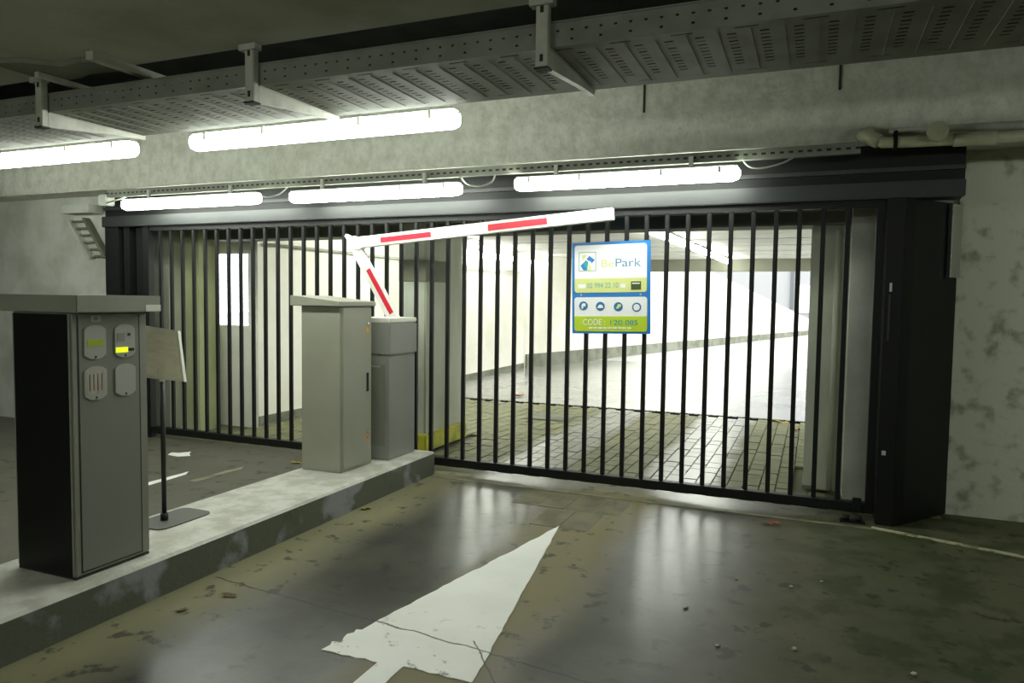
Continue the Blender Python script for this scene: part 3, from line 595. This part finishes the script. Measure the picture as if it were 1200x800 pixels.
bar3((-3.60, 2.066), (-3.089, 2.106), .045, .045, 5.5675, 5.5705, 0).build('red_stripe', M['red'], ua)
bar3((-2.545, 2.149), (-2.022, 2.190), .052, .052, 5.5675, 5.5705, 0).build('red_stripe', M['red'], ua)
MB().tube([(-3.84, 5.565, 2.04), (-3.84, 5.635, 2.04)], .055, 16).build('hinge', M['boom'], bo)
bar3((-3.99, 2.12), (-3.90, 2.05), .03, .07, 5.58, 5.62).build('arm_tip', M['boom'], bo)
MB().tube([(-3.44, 5.549, 1.30), (-3.44, 5.64, 1.30)], .05, 16).build('pivot', M['barrier'], bo)
# ------------------------------------------------------------------ notice stand
t = thing('notice_stand', (-3.52, 3.16, .2), 'black pole stand with tilted notice board, on the island beside the ticket pillar', 'stand')
bp = []; c0 = Vector((-3.53, 3.20)); 
for i in range(24):
    a_ = 2 * math.pi * i / 24; sx = math.copysign(abs(math.cos(a_)) ** .35, math.cos(a_)); sy = math.copysign(abs(math.sin(a_)) ** .35, math.sin(a_)); bp.append((c0.x + .125 * sx, c0.y + .20 * sy))
MB().prism(bp, 'z', .2, .208).build('base_plate', M['base_grey'], t)
MB().tube([(-3.545, 3.15, .208), (-3.545, 3.15, .25)], .022, 12).build('socket', M['stand'], t)
MB().tube([(-3.545, 3.15, .208), (-3.545, 3.15, 1.06)], .014, 12).build('pole', M['stand'], t)
BR, BL, TR = Vector((-3.225, 3.02, 1.068)), Vector((-3.68, 3.14, 1.056)), Vector((-3.375, 3.12, 1.344)); TL = BL + (TR - BR) + Vector((0, 0, .035))
e1 = (BR - BL).normalized(); e2 = (TL - BL); e2 = (e2 - e1 * e2.dot(e1)).normalized(); nn = e1.cross(e2)
def quadslab(A, Bq, C, D, off0, off1):
    o0, o1 = nn * off0, nn * off1; v = [A + o0, Bq + o0, C + o0, D + o0, A + o1, Bq + o1, C + o1, D + o1]
    return MB().add(v, [(3, 2, 1, 0), (4, 5, 6, 7), (0, 1, 5, 4), (1, 2, 6, 5), (2, 3, 7, 6), (3, 0, 4, 7)])
ins = lambda P, Q, Rr: P + (Q - P).normalized() * .014 + (Rr - P).normalized() * .014
bd = quadslab(BL, BR, TR, TL, -.008, .008).build('board', M['white_frame'], t)
quadslab(ins(BL, BR, TL), ins(BR, BL, TR), ins(TR, TL, BR), ins(TL, TR, BL), .0082, .0105).build('notice', M['paper'], bd)
MB().tube([(-3.545, 3.15, 1.05), tuple((BL * .6 + BR * .4) + Vector((0, 0, .05)))], .018, 10).build('tilt_joint', M['white_frame'], t)
# ------------------------------------------------------------------ sign on the gate
sg = thing('parking_sign', (-1.524, 5.737, 1.656), 'blue, white and lime parking sign fixed to the gate bars', 'sign')
sg.rotation_euler = (0, math.radians(-1.2), 0); sg['_o'] = [0, 0, 0]
SW, SH = .648, .742
def rr(x0, x1, z0, z1, rad, corners='all'):
    pts = []
    for cx, cz, a0, key in ((x1 - rad, z1 - rad, 0, 't'), (x0 + rad, z1 - rad, 90, 't'), (x0 + rad, z0 + rad, 180, 'b'), (x1 - rad, z0 + rad, 270, 'b')):
        if corners != 'all' and key not in corners: pts.append((x1 if a0 in (0, 270) else x0, z1 if key == 't' else z0)); continue
        for i in range(6): a_ = math.radians(a0 + 18 * i); pts.append((cx + rad * math.cos(a_), cz + rad * math.sin(a_)))
    return pts
fx = lambda u: -SW / 2 + u * SW
fz = lambda v: SH / 2 - v * SH
board = MB().prism(rr(-SW / 2, SW / 2, -SH / 2, SH / 2, .008), 'y', -.012, 0).build('board', M['blue'], sg)
def flat(pts, m, nm, lay, par=None): return MB().prism(pts, 'y', -.012 - lay * .0012, -.0119 - (lay - 1) * .0012).build(nm, M[m], par or board)
tp = flat(rr(fx(.035), fx(.955), fz(.55), fz(.03), .022), 'sign_white', 'upper_panel', 1)
lt = flat(rr(fx(.035), fx(.955), fz(.55), fz(.395), .022, 'b'), 'lime_pale', 'upper_band', 2)
bt = flat(rr(fx(.03), fx(.96), fz(.975), fz(.60), .022), 'sign_white', 'lower_panel', 1)
lb = flat(rr(fx(.03), fx(.96), fz(.975), fz(.81), .022, 'b'), 'lime', 'lower_band', 2)
for o_ in (tp, lt, bt, lb): pass
def text(s_, x0, x1, z0, z1, m, nm, lay, fit=True):
    cu = bpy.data.curves.new(nm, 'FONT'); cu.body = s_; cu.size = 1; tmp = bpy.data.objects.new('tmp_text', cu); COL.objects.link(tmp)
    bpy.context.view_layer.update(); dg = bpy.context.evaluated_depsgraph_get(); me = bpy.data.meshes.new_from_object(tmp.evaluated_get(dg))
    bpy.data.objects.remove(tmp); bpy.data.curves.remove(cu)
    X = [v.co.x for v in me.vertices]; Zz = [v.co.y for v in me.vertices]; ax, bx, az, bz = min(X), max(X), min(Zz), max(Zz)
    for v in me.vertices: v.co = Vector((x0 + (v.co.x - ax) / (bx - ax) * (x1 - x0), -.0125 - lay * .0012, z0 + (v.co.y - az) / (bz - az) * (z1 - z0)))
    me.materials.clear(); me.materials.append(M[m]); o_ = bpy.data.objects.new(nm, me); COL.objects.link(o_); o_.parent = board; return o_
text('Be', fx(.385), fx(.545), fz(.275), fz(.195), 'lime_pale', 'lettering', 2); text('Park', fx(.565), fx(.885), fz(.275), fz(.185), 'steel_blue', 'lettering', 2)
text('02 994 22 10', fx(.20), fx(.60), fz(.50), fz(.445), 'pale_teal', 'lettering', 3)
flat([(fx(.08), fz(.50)), (fx(.18), fz(.50)), (fx(.18), fz(.46)), (fx(.08), fz(.46))], 'sign_white', 'small_print', 3)
flat([(fx(.63), fz(.50)), (fx(.69), fz(.50)), (fx(.69), fz(.46)), (fx(.63), fz(.46))], 'sign_white', 'small_print', 3)
bgd = flat([(fx(.76), fz(.525)), (fx(.885), fz(.525)), (fx(.885), fz(.435)), (fx(.76), fz(.435))], 'sign_black', 'badge', 3)
flat([(fx(.775), fz(.462)), (fx(.87), fz(.462)), (fx(.87), fz(.45)), (fx(.775), fz(.45))], 'sign_white', 'badge_bar', 4)
text('CODE :', fx(.145), fx(.43), fz(.905), fz(.84), 'sign_white', 'lettering', 3)
text('120', fx(.50), fx(.655), fz(.905), fz(.85), 'teal', 'lettering', 3); text('085', fx(.69), fx(.845), fz(.905), fz(.85), 'teal', 'lettering', 3)
for i in range(9): flat([(fx(.22 + i * .062), fz(.945)), (fx(.27 + i * .062), fz(.945)), (fx(.27 + i * .062), fz(.93)), (fx(.22 + i * .062), fz(.93))], 'sign_white', 'small_print', 3)
lx0, lx1, lz0, lz1 = fx(.09), fx(.315), fz(.315), fz(.105)
flat([(lx0, lz0), (lx1, lz0), (lx1, lz1), (lx0, lz1)], 'logo_grey', 'logo_frame', 2)
flat([(lx0 + .006, lz0 + .006), (lx1 - .006, lz0 + .006), (lx1 - .006, lz1 - .006), (lx0 + .006, lz1 - .006)], 'sign_white', 'logo_ground', 3)
q = lambda u, v: (lx0 + (lx1 - lx0) * u, lz1 + (lz0 - lz1) * v)
flat([q(.1, .7), q(.42, .42), q(.55, .52), q(.5, .95), q(.28, .95)], 'teal', 'logo_shape', 4)
flat([q(.12, .72), q(.26, .6), q(.46, .9), q(.3, .96)], 'blue', 'logo_shape', 5)
flat([q(.45, .38), q(.62, .2), q(.93, .42), q(.76, .6), q(.7, .5), q(.58, .46)], 'blue', 'logo_shape', 4)
flat([q(.56, .95), q(.56, .56), q(.72, .78), q(.72, .95)], 'lime_pale', 'logo_shape', 4); flat([q(.2, .15), q(.5, .15), q(.22, .45)], 'lime_pale', 'logo_shape', 4)
for i, u in enumerate((.15, .37, .60, .83)):
    cx, cz = fx(u), fz(.695 + .006 * i); circ = lambda r_: [(cx + r_ * math.cos(a_ * math.pi / 12), cz + r_ * math.sin(a_ * math.pi / 12)) for a_ in range(24)]
    ic = flat(circ(.037), 'icon_blue', 'icon', 2)
    if i == 3: flat(circ(.026), 'sign_white', 'icon_glyph', 3)
    elif i == 0: flat([(cx - .016, cz - .022), (cx - .002, cz - .022), (cx - .002, cz - .004), (cx + .018, cz - .004), (cx + .018, cz + .02), (cx - .006, cz + .022), (cx - .016, cz + .008)], 'sign_white', 'icon_glyph', 3)
    elif i == 1: flat([(cx - .024, cz - .014), (cx + .024, cz - .014), (cx + .024, cz), (cx + .012, cz + .014), (cx - .008, cz + .014), (cx - .02, cz)], 'sign_white', 'icon_glyph', 3)
    else: flat([(cx - .022, cz - .012), (cx - .004, cz - .016), (cx + .024, cz + .006), (cx + .018, cz + .022), (cx - .004, cz + .02), (cx - .01, cz + .002)], 'lime_pale', 'icon_glyph', 3)
for u, v in ((.12, .575), (.88, .575)): MB().tube([(fx(u), -.012, fz(v)), (fx(u), -.016, fz(v))], .008, 10).build('screw', M['galv_dull'], board)
# ------------------------------------------------------------------ leaves and pebbles
def leaf(x, y, s_, rz, m, label, z=.003):
    r = random.Random(int(x * 991 + y * 77)); vs = [(0, 0, .003)]; n = 10
    for i in range(n):
        a_ = 2 * math.pi * i / n; rad = s_ * (.55 + .45 * abs(math.cos(a_))) * (1 if i % 2 else .72); vs.append((rad * math.cos(a_), rad * .6 * math.sin(a_), r.uniform(.001, s_ * .3)))
    top = [(0, i + 1, (i + 1) % n + 1) for i in range(n)]; k0 = len(vs); vs2 = vs + [(a, b, c - .0015) for a, b, c in vs]; fs = top + [(k0 + a, k0 + c, k0 + b) for a, b, c in top]
    o = MB().add(vs2, fs, True).build('fallen_leaf', M[m]); o.location = (x, y, z); o.rotation_euler = (0, 0, rz); tag(o, label, 'leaf', 'fallen leaves')
leaf(-.22, 5.32, .075, .3, 'leaf_orange', 'orange fallen leaf on the lane in front of the right of the gate')
leaf(-2.985, 4.43, .05, .9, 'leaf_yellow', 'yellow fallen leaf at the foot of the island near the cabinet')
leaf(-4.34, 10.75, .13, 1.2, 'leaf_orange', 'orange leaf on the bright asphalt beyond the drain')
leaf(-.36, 9.95, .12, .1, 'leaf_yellow', 'larger yellow leaf on the pavers by the right column', .004)
leaf(-.16, 9.5, .09, 1., 'leaf_yellow', 'yellow leaf nearest the right column, behind the gate', .004)
leaf(-.2, 9.85, .07, 2., 'leaf_yellow', 'small yellow leaf between two larger ones behind the gate', .004)
leaf(-3.27, 8.5, .05, .4, 'leaf_yellow', 'small yellow leaf on the pavers behind the barrier', .004)
leaf(-4.4, 5.4, .06, .2, 'leaf_yellow', 'yellow brown leaf on the left lane beside the control cabinet')
leaf(-2.74, 2.83, .05, .2, 'leaf_brown', 'dark curled leaf on the lane near the ticket pillar')
leaf(-2.82, 2.60, .035, 1.2, 'leaf_brown', 'small dark leaf on the lane, nearest the viewer')
def pebble(x, y, s_, label):
    bm = bmesh.new(); bmesh.ops.create_icosphere(bm, subdivisions=2, radius=s_); r = random.Random(int(x * 555 + y * 31))
    for v in bm.verts: v.co *= r.uniform(.8, 1.15); v.co.z *= .55
    me = bpy.data.meshes.new('pebble'); bm.to_mesh(me); bm.free(); me.materials.append(M['pebble']); o = bpy.data.objects.new('pebble', me); COL.objects.link(o); o.location = (x, y, s_ * .45)
    tag(o, label, 'pebble', 'pebbles on the lane')
pebble(-.55, 3.67, .013, 'pale pebble in the shiny wheel track, largest of the lane'); pebble(-.065, 4.18, .012, 'pale pebble left of the mossy patch, midway to the gate')
pebble(-.03, 3.42, .012, 'pale pebble near the bottom edge right of the wheel track'); pebble(-.35, 3.31, .010, 'small dull pebble at the bottom edge in the wheel track')
pebble(.44, 3.39, .013, 'pale pebble in the bottom right corner'); pebble(.09, 4.33, .009, 'small pebble on the mossy patch'); pebble(-.35, 4.17, .008, 'tiny pebble at the right edge of the shiny track')
pebble(-1.9, 4.6, .008, 'tiny pale pebble left of the arrow tip'); pebble(-2.6, 4.2, .008, 'tiny pale pebble between the island and the arrow')
for o in bpy.data.objects:
    if '_o' in o: del o['_o']
